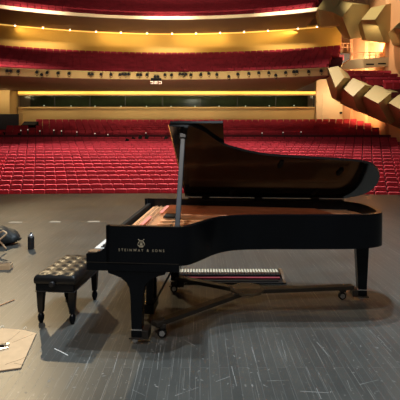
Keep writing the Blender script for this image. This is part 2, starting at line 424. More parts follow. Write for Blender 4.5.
# prop stick
a = Vector((.572, .085, .885)); b = lidm @ Vector((.592, 1.43, -.004))
d = (b-a); ln = d.length
zz = d.normalized(); yy = zz.cross(Vector((1, 0, 0))).normalized(); xx = yy.cross(zz)
mt = Matrix.Translation(a) @ Matrix((xx, yy, zz)).transposed().to_4x4()
M['stickm'] = mat('black_lacquer_with_sheen', (.075, .088, .105), .35, var=.2, vscale=6)  # grey-blue base carries the light reflected by a black stick
ps = MB().box((-.021, -.012, 0), (.021, .012, ln), .005, mt).build('prop_stick', M['stickm'], piano)
MB().box((-.03, -.03, ln-.045), (.03, .03, ln), .006, mt).build('stick_cup', M['satin'], ps)
MB().box((.545, .06, .865), (.60, .12, .915), .006).build('stick_socket', M['chrome'], piano)

# legs
def make_leg(uc, vc, zt, wing, w_top, w_bot, th=.05):
    P = []
    if wing:
        left = [(-.24, zt), (-.235, zt-.022), (-.19, zt-.035), (-.13, zt-.058), (-.085, zt-.095), (-.062, zt-.14), (-w_top, zt-.20)]
    else:
        left = [(-w_top-.015, zt), (-w_top-.015, zt-.03), (-w_top-.004, zt-.04), (-w_top, zt-.05)]
    left += [(-w_bot, .115)]
    P = left + [(-x, z) for x, z in left[::-1]]
    o = MB().prism([(uc+x, z) for x, z in P], vc-th, vc+th, 'y', bev=.004).build('leg', M['lacquer'], piano)
    MB().box((uc-w_bot-.003, vc-th-.003, .105), (uc+w_bot+.003, vc+th+.003, .116), .002).build('ferrule', M['chrome'], o)
    MB().box((uc-w_bot-.002, vc-th-.002, .052), (uc+w_bot+.002, vc+th+.002, .105), .004).build('foot_block', M['lacquer'], o)
    return o
LEGS = [(.25, .06), (.385, 1.30), (2.335, 1.17)]
lg1 = make_leg(*LEGS[0], .588, True, .052, .042)
lg2 = make_leg(*LEGS[1], .588, True, .052, .042)
lg3 = make_leg(*LEGS[2], .642, False, .066, .042)
# brass casters at the leg ends
for lg, (u, v) in zip((lg1, lg2, lg3), LEGS):
    MB().lathe([(.010, -.012), (.024, -.012), (.024, .012), (.010, .012)], (u-.012, v-.035, .026), 16, 'y').build('caster', M['chrome'], lg)
# pedal lyre
yu, yv = .25, .64
lyr = MB().box((yu-.045, yv-.13, .035), (yu+.045, yv+.13, .12), .006).build('pedal_lyre', M['lacquer'], piano)
for dv in (-.085, .085):
    MB().prism([(yv+dv-.02, .12), (yv+dv+.02, .12), (yv+dv*.9+.03, .35), (yv+dv*.75+.022, .588), (yv+dv*.75-.022, .588), (yv+dv*.9-.015, .35)], yu-.032, yu+.032, 'x').build('lyre_post', M['lacquer'], lyr)
for dv in (-.03, 0, .03): MB().tube([(yu, yv+dv, .12), (yu, yv+dv, .588)], .005, 8).build('pedal_rod', M['brass'], lyr)
for dv in (-.065, 0, .065):
    MB().box((yu-.13, yv+dv*1.5-.016, .050), (yu-.04, yv+dv*1.5+.016, .064), .004).build('pedal', M['brass'], lyr)
for dv in (-.07, .07): MB().tube([(yu+.04, yv+dv, .12), (yu+.30, yv+dv, .60)], .009, 8).build('lyre_brace', M['satin'], lyr)

# ================================================================== PIANO DOLLY
hub = Vector((.47, 4.50, 0))
dolly = thing('piano_dolly', 'dark steel three-armed piano dolly on casters under the grand piano', 'dolly', hub)
def dl(p): return Vector(p)-hub
n8 = [(.172*math.cos(PI*k/6+.26), .172*math.sin(PI*k/6+.26)) for k in range(12)]
M['hub'] = mat('brown_hub_steel', (.075, .055, .032), .5, spec=.3, var=.25)
hb = MB().prism(n8, .135, .158, bev=.004).build('hub_plate', M['hub'], dolly)
for k in range(6):
    a_ = 2*PI*k/6+.1
    MB().lathe([(.009, .158), (.009, .164), (.006, .167)], (.135*math.cos(a_), .135*math.sin(a_), 0), 10).build('bolt', M['chrome'], hb)
ends = [loc2w(LEGS[0][0]+.13, LEGS[0][1]+.03), loc2w(LEGS[1][0]+.02, LEGS[1][1]-.02), loc2w(LEGS[2][0]-.09, LEGS[2][1]-.01)]
wheels = [loc2w(LEGS[0][0]+.19, LEGS[0][1]+.075), loc2w(LEGS[1][0]-.0, LEGS[1][1]-.10), loc2w(LEGS[2][0]-.20, LEGS[2][1]-.03)]
for e, w, (u, v) in zip(ends, wheels, LEGS):
    e = dl(e); dd = Vector((e.x, e.y, 0)).normalized(); L = Vector((e.x, e.y)).length
    rot = Matrix.Rotation(math.atan2(dd.y, dd.x), 4, 'Z')
    arm = MB().box((.12, -.040, .110), (L, .040, .148), .004, rot).build('dolly_arm', M['steel_worn'], dolly)
    for t in (.2, L-.10):
        MB().lathe([(.010, .148), (.010, .153)], tuple(rot @ Vector((t, 0, 0))), 10).build('bolt', M['chrome'], arm)
    # cradle around the foot of the leg
    c = dl(loc2w(u, v)); pr = Matrix.Translation(c) @ Matrix.Rotation(PH, 4, 'Z')
    cr = MB()
    cr.box((-.06, -.068, .040), (.06, .068, .051), .002, pr)
    cr.box((-.062, .057, .040), (.062, .066, .10), .002, pr)
    sx = -1 if u > 1 else 1
    cr.box((sx*.046, -.06, .040) if sx > 0 else (-.10, -.06, .040), (.10, .06, .11) if sx > 0 else (-.046, .06, .11), .004, pr)
    cr.build('leg_cradle', M['steel'], dolly)
    q = dl(w)
    fk = MB().box((-.032, -.028, .085), (.032, .028, .12), .004, Matrix.Translation((q.x, q.y, 0))).build('caster_fork', M['steel'], dolly)
    for s in (-.024, .024): pass
    MB().lathe([(.012, -.016), (.036, -.016), (.040, -.008), (.040, .008), (.036, .016), (.012, .016)], (q.x, q.y, .041), 20, 'y').build('caster_wheel', M['rubber'], fk)
    MB().lathe([(.006, -.021), (.024, -.021), (.024, .021), (.006, .021)], (q.x, q.y, .041), 18, 'y').build('wheel_hub', M['chrome'], fk)

# ================================================================== PIANO ACTION ON THE FLOOR BEHIND THE PIANO
ac = thing('piano_action', 'long black piano action with red felt and cream hammers, on the floor behind the dolly', 'piano action', (.335, 5.08, 0), R(0))
hl = .64
MB().box((-hl, .0, .0), (hl, .34, .016), .003).build('base_frame', M['satin'], ac)
MB().box((-hl+.02, .045, .016), (hl-.08, .09, .026), .003).build('key_rail', M['steel'], ac)
MB().box((-hl+.01, .105, .016), (hl-.05, .15, .040), .004).build('felt_rail', M['redfelt'], ac)
MB().box((-hl, .17, .016), (hl-.04, .25, .056), .004).build('hammer_rail', M['satin'], ac)
hm = MB().box((-.0115, .18, .056), (.0115, .30, .086), .006).build('hammer', M['hammer'], ac)
nh = 36
hm.location.x = -hl+.03
for i in range(1, nh):
    h_ = hm.copy(); C.objects.link(h_); h_.parent = ac; h_.location = (-hl+.03+i*(2*hl-.10)/(nh-1), 0, 0)
for s in (-1, 1):
    x0 = s*hl - (.0 if s < 0 else .03)
    MB().prism([(0, .0), (.35, .0), (.35, .075), (.28, .088), (.16, .07), (.06, .03), (0, .02)], x0, x0+.03, 'x').build('end_bracket', M['wood'], ac)

# ================================================================== PIANO BENCH
bc = (ground(44, 319.5)+ground(74, 321.5)+ground(65, 300)+ground(93.5, 301.5))/4
bench = thing('piano_bench', 'black tufted leather piano bench with four turned feet at the keyboard', 'bench', (bc.x, bc.y, 0), R(-6))
BW, BD = .182, .345                          # half sizes
def cushion():
    bm = bmesh.new(); nx, ny = 22, 36
    btn = [((i-1)*.115+(0 if j % 2 else .0), (j-2.5)*.118) for i in range(3) for j in range(6)]
    def top(x, y):
        ex = max(0, 1-((abs(x)/BW)**8)); ey = max(0, 1-((abs(y)/BD)**10))
        z = .432 + .020*(ex*ey)**.5
        for bx, by in btn:
            r2 = ((x-bx)**2+(y-by)**2); z -= .011*math.exp(-r2/.0007)
        # creases running on the diagonals between buttons
        z -= .003*math.exp(-((((x/.115+y/.118) % 1)-.5)**2)/.006) + .003*math.exp(-((((x/.115-y/.118) % 1)-.5)**2)/.006)
        return z
    gv = [[bm.verts.new(((2*i/nx-1)*BW, (2*j/ny-1)*BD, top((2*i/nx-1)*BW, (2*j/ny-1)*BD))) for j in range(ny+1)] for i in range(nx+1)]
    for i in range(nx):
        for j in range(ny): bm.faces.new((gv[i][j], gv[i+1][j], gv[i+1][j+1], gv[i][j+1]))
    loop = [gv[i][0] for i in range(nx+1)]+[gv[nx][j] for j in range(1, ny+1)]+[gv[i][ny] for i in range(nx-1, -1, -1)]+[gv[0][j] for j in range(ny-1, 0, -1)]
    prev = loop
    for k, z in ((1.035, .415), (1.045, .395), (1.03, .372), (.99, .362)):
        cur = [bm.verts.new((v.co.x*k, v.co.y*(1+(k-1)*.5), z)) for v in loop]
        n = len(loop)
        for i in range(n): bm.faces.new((prev[i], prev[(i+1) % n], cur[(i+1) % n], cur[i]))
        prev = cur
    bm.faces.new(prev)
    return bm, btn, top
bm, btn, topf = cushion()
mb = MB(); mb.bm.free(); mb.bm = bm
cu = mb.build('cushion', M['leather'], bench, 60)
for bx, by in btn:
    MB().lathe([(.011, 0), (.010, .004), (.004, .006)], (bx, by, topf(bx, by)-.001), 10).build('button', M['leather'], cu)
MB().box((-BW*.99, -BD*.99, .300), (BW*.99, BD*.99, .366), .008).build('seat_frame', M['lacquer'], bench)
MB().box((-BW*1.0, -BD*1.0, .292), (BW*1.0, BD*1.0, .300), .003).build('frame_molding', M['satin'], bench)
for s in (-1, 1):
    kn = MB().lathe([(.012, 0), (.012, .02), (.026, .022), (.028, .036), (.020, .044)] if s > 0 else [(.012, 0), (.012, -.02), (.026, -.022), (.028, -.036), (.020, -.044)], (-.012, s*BD*.99, .372), 14, 'y')
    kn.build('height_knob', M['satin'], bench)
for sx in (-1, 1):
    for sy in (-1, 1):
        cx, cy = sx*(BW-.035), sy*(BD-.05)
        m_ = MB()
        sq = lambda h, z: [(cx-h, cy-h, z), (cx+h, cy-h, z), (cx+h, cy+h, z), (cx-h, cy+h, z)]
        rings = [sq(.031, .296), sq(.029, .24), sq(.021, .095)]
        vv = [p for r_ in rings for p in r_]
        fs = [(0, 1, 2, 3)]+[(k*4+i, k*4+(i+1) % 4, k*4+4+(i+1) % 4, k*4+4+i) for k in range(2) for i in range(4)]+[(8, 9, 10, 11)]
        m_.faces(vv, fs)
        lg = m_.build('leg', M['lacquer'], bench)
        MB().lathe([(.018, .097), (.015, .088), (.024, .075), (.029, .055), (.027, .03), (.018, .008), (.016, 0)], (cx, cy, 0), 16).build('foot', M['lacquer'], lg)

# ================================================================== THINGS ON THE FLOOR, LEFT
p = ground(31, 249)
bo = thing('bottle', 'black cylindrical bottle with silver cap standing on the stage floor', 'bottle', p)
MB().lathe([(.040, 0), (.046, .004), (.046, .165), (.043, .178), (.034, .185)], (0, 0, 0), 24).build('body', M['bottle'], bo, 40)
MB().lathe([(.036, .183), (.038, .19), (.036, .205), (.022, .222), (.014, .226)], (0, 0, 0), 20).build('cap', M['silver'], bo, 40)
MB().lathe([(.012, .224), (.013, .24), (.006, .248)], (0, 0, 0), 12).build('spout', M['bottle'], bo, 40)

p = ground(-3, 246)
bg = thing('bag', 'soft black cloth bag with a loop strap at the left edge', 'bag', (p.x-.08, p.y+.12, 0), 0)
b_ = bmesh.new(); bmesh.ops.create_uvsphere(b_, u_segments=32, v_segments=18, radius=1)
for v in b_.verts:
    x, y, z = v.co
    s = lambda t, e: math.copysign(abs(t)**e, t)
    zz = s(z, .75)
    hgt = .135 - .055*max(0, x)**1.5
    w_ = .012*math.sin(9*x+4*y)+.010*math.sin(13*y-5*z)
    v.co = (s(x, .8)*.37*(1+w_*.4), s(y, .75)*.19*(1+w_), max(0.001, hgt*(zz+1)+w_*(z > -.5)))
mb = MB(); mb.bm.free(); mb.bm = b_; mb.build('body', M['bag'], bg, 50)
MB().tube(catmull([(-.26, -.02, .262), (-.17, -.06, .315), (-.05, -.08, .325), (.06, -.09, .28), (.15, -.10, .20), (.19, -.11, .15)], 5), .010, 8).build('strap', M['bag'], bg)
MB().tube([(.355, 0, .07), (.385, -.01, .085), (.39, -.01, .10)], .022, 8).build('end_tab', M['bag'], bg)

st_pts = [pt(0, 232.5, 6.43), pt(3.5, 231.2, 6.40), pt(6.5, 233.5, 6.38), pt(3, 237, 6.37), pt(-.5, 240.5, 6.37), pt(2.2, 244, 6.40), pt(4.5, 247, 6.42), pt(6, 248.6, 6.44)]
mb = MB(); mb.tube(catmull(st_pts, 4), .012, 8)
o = mb.build('leather_strap', M['tan'], None, 40); tag(o, 'tan strap folded in a zigzag over the front of the black bag', 'strap')

p = ground(4, 270.5)
cb = thing('carton', 'small tan cardboard carton with dark open top at the left edge', 'box', (p.x-.05, p.y+.07, 0), R(4))
MB().box((-.11, -.055, 0), (.11, .055, .062), .003).build('body', M['card'], cb)
MB().prism([(-.11, .062), (.11, .062), (.112, .078), (.09, .088), (.02, .074), (-.11, .072)], -.052, -.047, 'y').build('flap', M['card'], cb)
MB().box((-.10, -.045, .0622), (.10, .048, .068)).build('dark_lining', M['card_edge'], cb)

# cardboard sheet
cpx = [(-14, 330), (0, 329.2), (10, 329.8), (24, 331.2), (36.2, 334.3), (31, 346), (26.5, 356), (20.8, 368.8), (8, 370.6), (0, 371.8), (-18, 374)]
cs = thing('cardboard_sheet', 'flattened brown cardboard sheet lying on the stage, front left corner', 'cardboard', ground(5, 350))
base = ground(5, 350)
po = [(ground(*q)-base) for q in cpx]
MB().prism([(q.x, q.y) for q in po], .001, .010).build('sheet', M['card'], cs)
MB().prism([(q.x*1.004+.002, q.y*1.004-.003) for q in po], .0003, .004).build('corrugated_underside', M['card_edge'], cs)
cr = MB()
M['crease'] = mat('cardboard_crease', (.36, .24, .14), .9, var=.2)
for pts in (((20, 332.5), (11, 340), (6, 344)), ((34, 335), (24, 339), (12, 344)), ((27, 357.5), (20, 361), (12, 363.5), (5, 366)), ((22, 366), (14, 364.5))):
    cr.tube([tuple(ground(*q)-base+Vector((0, 0, .0102))) for q in pts], .0017, 5)
cr.build('crease', M['crease'], cs)
tl = thing('hand_tool', 'small grey metal hand tool resting on the cardboard sheet', 'tool', ground(2, 348)+Vector((0, 0, .0105)), R(12))
MB().box((-.09, -.018, 0), (.03, .018, .022), .006).build('handle', M['steel'], tl)
MB().prism([(.02, .022), (.055, .016), (.05, -.002), (.02, -.02)], .002, .018).build('jaw', M['silver'], tl)
MB().prism([(-.06, -.06), (.01, -.075), (.06, -.05), (.05, -.035), (-.02, -.04)], 0, .012).build('blade', M['silver'], tl)
pg = [ground(*q)+Vector((0, 0, .013)) for q in ((-2, 333), (0, 329.5), (1.8, 327.3), (3.4, 327.8), (3.6, 329.2))]
o = MB().tube(catmull(pg, 4), .004, 6).build('wire_loop', M['wire']); tag(o, 'thin pale wire curled over the back edge of the cardboard', 'wire')
pg = [ground(23.5, 330.5)+Vector((0, 0, .012)), ground(25.8, 328.8)+Vector((0, 0, .022)), ground(26.4, 330)+Vector((0, 0, .014))]
o = MB().tube(pg, .004, 6).build('paper_scrap', M['wire']); tag(o, 'tiny pale curl of paper at the cardboard\'s far edge', 'paper')
o = MB().tube([ground(54.5, 349.3)+Vector((0, 0, .004)), ground(61, 352.3)+Vector((0, 0, .004)), ground(68, 356)+Vector((0, 0, .004))], .0038, 6).build('stick', M['ivory'])
tag(o, 'thin white stick lying on the stage in front of the bench', 'stick')
o = MB().tube([ground(-1, 306.3)+Vector((0, 0, .006)), ground(14.5, 300.2)+Vector((0, 0, .006))], .0055, 8).build('pencil', M['orange'])
tag(o, 'thin orange pencil on the floor between carton and cardboard', 'pencil')

# ================================================================== HALL
def arc(xc, yc, r):
    return lambda X: yc-(r-math.sqrt(max(r*r-(X-xc)**2, 1)))
XC = -2.5
def arc_slab(mb, fa, za, fb, zb, x0, x1, t, n=48):
    """a sheet of thickness t between two arcs, fa at height za in front and fb at zb behind"""
    A = []
    for i in range(n+1):
        X = x0+(x1-x0)*i/n
        A.append([(X, fa(X), za), (X, fb(X), zb), (X, fb(X), zb+t), (X, fa(X), za+t)])
    vs = [p for q in A for p in q]; fs = []
    for i in range(n):
        for k in range(4): fs.append((i*4+k, i*4+(k+1) % 4, i*4+4+(k+1) % 4, i*4+4+k))
    fs += [(0, 1, 2, 3), (n*4, n*4+1, n*4+2, n*4+3)]
    mb.faces(vs, fs); return mb
# side wall, seen as folded panels; mirrored on the left
WR = [(13.65, 43.2), (13.95, 41.0), (14.56, 39.0), (15.10, 36.0), (16.8, 32.5), (18.0, 26.0), (19.5, 17), (21, 13)]
def wallx(d):
    for (x0, d0), (x1, d1) in zip(WR, WR[1:]):
        if d1 <= d <= d0: return x0+(x1-x0)*(d0-d)/(d0-d1)
    return 12.75 if d > 43 else 20
def saw(P, sg):
    out = []
    for (a, b) in zip(P, P[1:]):
        a = Vector(a); b = Vector(b)
        out += [a, b+Vector((-.22, .10))]
    return out
for nm, fx in (('wall_right', lambda x: x), ('wall_left', lambda x: -8.5-x)):
    pp = [(fx(p.x), p.y) for p in saw(WR, 1)]
    bk = [(fx(p[0]+1.2), p[1]+.4) for p in WR[::-1]]
    o = MB().prism(pp+bk, -3, 21).build(nm, M['peach']); tag(o, kind='structure')
    o = MB().box((min(fx(12.7), fx(15.6)), 43.3, -3), (max(fx(12.7), fx(15.6)), 60, 21)).build('wall_side_rear', M['peach']); tag(o, kind='structure')

# ---- main floor rake
def zt_main(d): return -1.115+.18*(d-22) if d < 36.6 else 1.84+.235*(d-37.8)
rows = [18.0+.84*i for i in range(22)]              # 18.2 .. 36.25
rear = [38.0+.86*i for i in range(6)]
fo = MB()
main_arc = lambda d: arc(XC, d, 55)
allr = rows+rear
for i, d in enumerate(allr):
    nx = allr[i+1] if i+1 < len(allr) else 43.3
    fa = main_arc(d-.55); fb = main_arc(nx-.55) if i+1 < len(allr) else (lambda X: 43.4)
    z = zt_main(d)-.92
    arc_slab(fo, fa, z-.6, fb, z-.6, -19, 15.5, .6, 24)
o = fo.build('floor_seating', M['carpet']); tag(o, kind='structure')
o = MB().box((-26, 12.0, -2.9), (22, 19, -2.78)).build('floor_pit', M['carpet']); tag(o, kind='structure')

arc_slab(MB(), main_arc(37.15), .2, lambda X: main_arc(37.15)(X)+.12, .2, -16.6, 14.6, 1.30).build('trim_2', M['carpet'])  # strip added to draw the dark band of the cross-aisle gap
tag(bpy.data.objects['trim_2'], 'dark low strip standing in for the shaded cross aisle gap', kind='structure')
# ---- seats
def seat_parts(mb_back, mb_seat, mb_arm, T):
    w = .262
    # back: rounded-top pad, leaning away from the stage (towards +y)
    w = .268
    prof = [(-w, .70), (w, .70), (w, .84), (w*.95, .88), (w*.82, .905), (-w*.82, .905), (-w*.95, .88), (-w, .84)]
    lean = Matrix(((1, 0, 0, 0), (0, 1, .16, -.03), (0, 0, 1, 0), (0, 0, 0, 1)))
    mb_back.prism(prof, -.055, .10, 'y', bev=.022, mtx=T @ lean)
    mb_back.box((-w*.96, .02, .22), (w*.96, .09, .71), 0, T @ lean)
    mb_seat.box((-w*.88, -.17, .30), (w*.88, -.03, .66), .0, T @ Matrix(((1, 0, 0, 0), (0, 1, .12, 0), (0, 0, 1, 0), (0, 0, 0, 1))))
    for s, mb_arm in zip((-1, 1), mb_arm):
        mb_arm.box((s*.281-.013, -.22, .02), (s*.281+.013, .16, .58), 0, T)
I4 = Matrix.Identity(4)
proto = thing('theatre_seat', 'x', 'seat')
A, B, Dm = MB(), MB(), (MB(), MB())
seat_parts(A, B, Dm, I4)
A.build('backrest', M['seat'], proto); B.build('seat_cushion', M['seat'], proto); [q.build('armrest', M['seat_dark'], proto) for q in Dm]

PIANO_SIL = [(166, 121), (224, 121), (240, 148), (272, 154), (352, 159), (371, 162), (382, 174), (380, 186), (372, 196), (383, 206), (383, 252), (85, 252), (104, 224), (142, 197), (184, 196)]
def project(p):
    return 200+p.x*FOC/p.y, HOR-(p.z-EYE)*FOC/p.y
spots = []
PITCH = .565
for ri, d in enumerate(allr):
    fa = main_arc(d); n = 34
    off = .5*(ri % 2)
    for k in range(-30, 34):
        X = XC+(k+off)*PITCH
        # arc length spacing is near enough for this shallow curve
        Y = fa(X)
        if X > min(14.2, wallx(Y)-.45) or X < -17.9: continue
        if d > 37 and X < -16.2: continue
        if 38.3 < Y < 40.9 and abs(X+15.1) < 1.05: continue
        zt = zt_main(d); T = Vector((X, Y, zt-.92))
        top = project(Vector((X, Y, zt-.06))); mid = project(Vector((X, Y, zt-.2)))
        spots.append((ri, d, k, T, top, mid, math.atan2(-(X-XC), 55)))
view = [s for s in spots if 3 < s[4][0] < 397 and s[5][1] < 194+abs(s[5][0]-180)**2*.00013]
vis = [s for s in view if not inside(PIANO_SIL, *s[4])]
vis.sort(key=lambda s: s[3].y)
chosen = vis[:300]
first_row = min(s[0] for s in chosen)
ordw = ['first', 'second', 'third', 'fourth', 'fifth', 'sixth', 'seventh', 'eighth', 'ninth', 'tenth', 'eleventh', 'twelfth', 'thirteenth', 'fourteenth', 'fifteenth', 'sixteenth', 'seventeenth', 'eighteenth',
        'nineteenth', 'twentieth', 'twenty-first', 'twenty-second', 'twenty-third', 'twenty-fourth', 'twenty-fifth', 'twenty-sixth', 'twenty-seventh', 'twenty-eighth', 'twenty-ninth', 'thirtieth']
labels = {}
for ri in sorted(set(s[0] for s in chosen)):
    r_ = sorted([s for s in chosen if s[0] == ri], key=lambda s: s[4][0])
    lf = [s for s in r_ if s[4][0] < 200]; rt = [s for s in r_ if s[4][0] >= 200][::-1]
    for side, lst in (('left', lf), ('right', rt)):
        for i, s in enumerate(lst):
            labels[id(s)] = f'red theatre seat, {ordw[ri-first_row]} visible row above the stage edge, {ordw[i]} from the {side} picture edge'
firstdone = False
ch_ids = set(id(s) for s in chosen)
for s in chosen:
    if not firstdone:
        proto.location = s[3]; proto.rotation_euler = (0, 0, s[6]); tag(proto, labels[id(s)], 'seat', 'red theatre seats of the main floor'); firstdone = True; proto['_'] = 1; del proto['_']
    else:
        dup(proto, s[3], s[6], labels[id(s)], 'red theatre seats of the main floor')
restm = MB()
def rest_seat(T, rz):
    m_ = Matrix.Translation(T) @ Matrix.Rotation(rz, 4, 'Z')
    bmv = restm.bm
    w = .258
    w = .266
    for pts_ in ([(-w, .05, .71), (w, .05, .71), (w, .075, .85), (w*.85, .085, .905), (-w*.85, .085, .905), (-w, .075, .85)], [(-w*.95, .06, .25), (w*.95, .06, .25), (w*.95, .125, .5), (w*.95, .14, .71), (-w*.95, .14, .71), (-w*.95, .125, .5)]):
        dep = .15 if pts_[0][2] > .6 else .07
        a = [bmv.verts.new(m_ @ Vector(p)) for p in pts_]; b = [bmv.verts.new(m_ @ (Vector(p)+Vector((0, dep, 0)))) for p in pts_]
        bmv.faces.new(a); bmv.faces.new(b[::-1])
        for i in range(6): bmv.faces.new((a[i], b[i], b[(i+1) % 6], a[(i+1) % 6]))
    lo, hi = (-w*.88, -.15, .30), (w*.88, .02, .64)
    q = [bmv.verts.new(m_ @ Vector((x, y, z))) for x in (lo[0], hi[0]) for y in (lo[1], hi[1]) for z in (lo[2], hi[2])]
    for f_ in ((0, 1, 3, 2), (4, 6, 7, 5), (0, 4, 5, 1), (2, 3, 7, 6), (1, 5, 7, 3), (0, 2, 6, 4)): bmv.faces.new([q[i] for i in f_])
for s in spots:
    if id(s) in ch_ids: continue
    if not (-160 < s[4][0] < 560): continue
    rest_seat(s[3], s[6])

# ---- lower balcony
B1f = arc(XC, 34.0, 28); B1b = arc(XC, 44.2, 31)
X1 = 8.95
bal = thing('balcony', 'lower balcony with tan front and dark brown soffit above the main floor', 'balcony')
arc_slab(MB(), B1f, 5.70, lambda X: B1f(X)+.22, 5.70, -20.2, X1, .50).build('parapet', M['parapet'], bal)
arc_slab(MB(), lambda X: B1f(X)-.04, 6.20, lambda X: B1f(X)+.28, 6.20, -20.2, X1, .05).build('parapet_cap', M['parapet'], bal)
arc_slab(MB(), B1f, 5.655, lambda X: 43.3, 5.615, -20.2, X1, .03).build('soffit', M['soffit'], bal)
def tier_rows(front, d0, d1, step, zf, slope, R0, R1, x0, x1fun, mbs, seat_top0):
    n = int((d1-d0)/step)+1
    for i in range(n):
        d = d0+i*step; r_ = R0+(R1-R0)*i/max(1, n-1)
        fa = arc(XC, d, r_); fb = arc(XC, d+step, r_)
        z = seat_top0+slope*(d-d0)-.92
        x1 = x1fun(d)
        zb_ = max(z-.45, zf)
        arc_slab(mbs, lambda X: fa(X)-.35, zb_, lambda X: fb(X)-.30, zb_, x0, x1, z-zb_, 30)
        k = 0; X = x0+.3+.28*(i % 2)
        while X < x1-.3:
            Y = fa(X)
            sl = (X-XC)/math.sqrt(r_*r_-(X-XC)**2)
            p = Vector((X, Y, z))
            px, py = project(p+Vector((0, 0, .9)))
            if -150 < px < 540 and py > -25: rest_seat(p, -math.atan(sl))
            X += PITCH/math.sqrt(1+sl*sl)
dk = MB()
tier_rows(None, 34.9, 43.0, .92, 5.695, .350, 28, 31, -20.2, lambda d: min(12.3, 9.6+.36*(d-35)), dk, 6.64)
dk.build('stepped_deck', M['carpet'], bal)
arc_slab(MB(), lambda X: B1b(X)-.02, 9.35, lambda X: B1b(X)+.25, 9.35, -20.8, 12.6, 2.2).build('wall_rear_upper', M['yellow'])
bpy.data.objects['wall_rear_upper']['kind'] = 'structure'
# ---- upper balcony
B2f = arc(XC, 39.5, 27); X2 = 9.75
ub = thing('balcony', 'upper balcony with bright cream edge and brown soffit at the top', 'balcony')
arc_slab(MB(), B2f, 11.60, lambda X: B2f(X)+.25, 11.60, -20.6, X2, .27).build('fascia', M['fascia'], ub)
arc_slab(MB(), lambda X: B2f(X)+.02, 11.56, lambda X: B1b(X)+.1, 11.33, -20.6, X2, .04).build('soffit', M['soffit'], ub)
dk = MB()
tier_rows(None, 40.6, 52.5, .95, 11.66, .43, 27, 33, -20.6, lambda d: min(12.3, 9.6+.3*(d-40)), dk, 12.62)
dk.build('stepped_deck', M['carpet'], ub)
o = MB().box((-30, 54.5, 8), (24, 55.2, 24)).build('wall_rear_top', M['tanwall']); tag(o, kind='structure')
rs = restm.build('theatre_seats', M['seat']); tag(rs, 'remaining rows of red theatre seats at the rear and on the balconies', 'seats', kind='stuff')

# ---- cove light strips
c1 = thing('cove_light', 'long amber strip light glowing above the dark booth window', 'light')
MB().box((-17.4, 43.0, 5.36), (11.05, 43.18, 5.60)).build('diffuser', M['cove'], c1)
c2 = thing('cove_light', 'thin curved amber strip light under the back of the upper balcony', 'light')
arc_slab(MB(), lambda X: B1b(X)-.30, 11.22, lambda X: B1b(X)-.22, 11.22, -20, 11.2, .10).build('diffuser', M['cove_thin'], c2)

# ---- rear wall of the main floor with the control booth window
wb = MB()
wb.box((-17.5, 43.2, 1.5), (11.1, 43.6, 4.12)); wb.box((-17.5, 43.2, 5.24), (11.1, 43.6, 5.60))
o = wb.build('wall_rear', M['tanwall']); tag(o, kind='structure')
o = MB().box((-17.5, 43.02, 3.98), (11.0, 43.22, 4.12), .01).build('trim_1', M['tanwall']); tag(o, 'ledge under the booth window', kind='structure')
o = MB().box((-21, 41.6, 1.0), (-17.6, 43.7, 5.60)).build('wall_rear_left', M['tanwall']); tag(o, kind='structure')
o = MB().box((11.1, 42.9, 1.0), (13.6, 43.6, 9.6)).build('wall_rear_right', M['cream']); tag(o, kind='structure')
o = MB().box((11.65, 42.86, 2.95), (13.5, 42.9, 5.35), .01).build('door_1', M['cream']); tag(o, kind='structure')
bo_ = MB()
bo_.box((-17.5, 46.4, 3.0), (11.1, 46.5, 5.7)); bo_.box((-17.5, 43.6, 3.0), (11.1, 46.4, 3.1)); bo_.box((-17.5, 43.6, 5.6), (11.1, 46.4, 5.7))
o = bo_.build('wall_booth', M['booth']); tag(o, kind='structure')
edges_ = [-17.4, -14.0, -10.6, -7.2, -3.6, 0., 3.6, 7.3, 10.95]
for i, (a_, b2) in enumerate(zip(edges_, edges_[1:])):
    w_ = MB().box((a_+.02, 43.36, 4.12), (b2-.02, 43.38, 5.24)).build(f'window_{i+1}', M['glass']); tag(w_, kind='structure')
    fr_ = MB().box((b2-.03, 43.30, 4.12), (b2+.03, 43.44, 5.24)).build('window_frame', M['desk'], w_)
for i, px in enumerate((44, 71, 95, 121, 146.5, 171, 195, 219, 245.5, 269.3, 294)):  # glowing dots stand in for downlight reflections in the booth glass
    q = pt(px, 105.2+1.2*math.sin(PI*px/330), 45.2)
    t = thing('booth_glint', f'tiny white glint on the booth window, {ordw[i]} from the left', 'lamp', (q.x, q.y, 3.1), 0, 'small glints on the control booth window')
    MB().lathe([(.03, 0), (.012, .02), (.012, q.z-3.1-.05)], n=8).build('stand', M['desk'], t)
    MB().lathe([(.02, q.z-3.1-.05), (.055, q.z-3.1-.02), (.055, q.z-3.1+.03), (.02, q.z-3.1+.055)], n=10).build('glint_bulb', M['glint_dim'], t)
# soffit downlights on both balconies
pxs = (15, 43, 70, 96, 121, 147, 172, 196, 220, 244, 268, 298, 317)
back2 = lambda X: B1b(X)-.75
for i, px in enumerate(pxs):
    X = (px-200)*41.5/FOC
    for _ in range(4): X = (px-200)*back2(X)/FOC
    Y = back2(X)
    t = thing('downlight', f'small bright downlight in the upper balcony soffit, {ordw[i]} from the left', 'light', (X, Y, 11.15), 0, 'downlights under the upper balcony')
    MB().lathe([(.09, .06), (.10, .20)], n=12).build('housing', M['fascia'], t)
    MB().lathe([(.02, .02), (.075, .03), (.08, .06)], n=12).build('lens', M['lamp'], t)
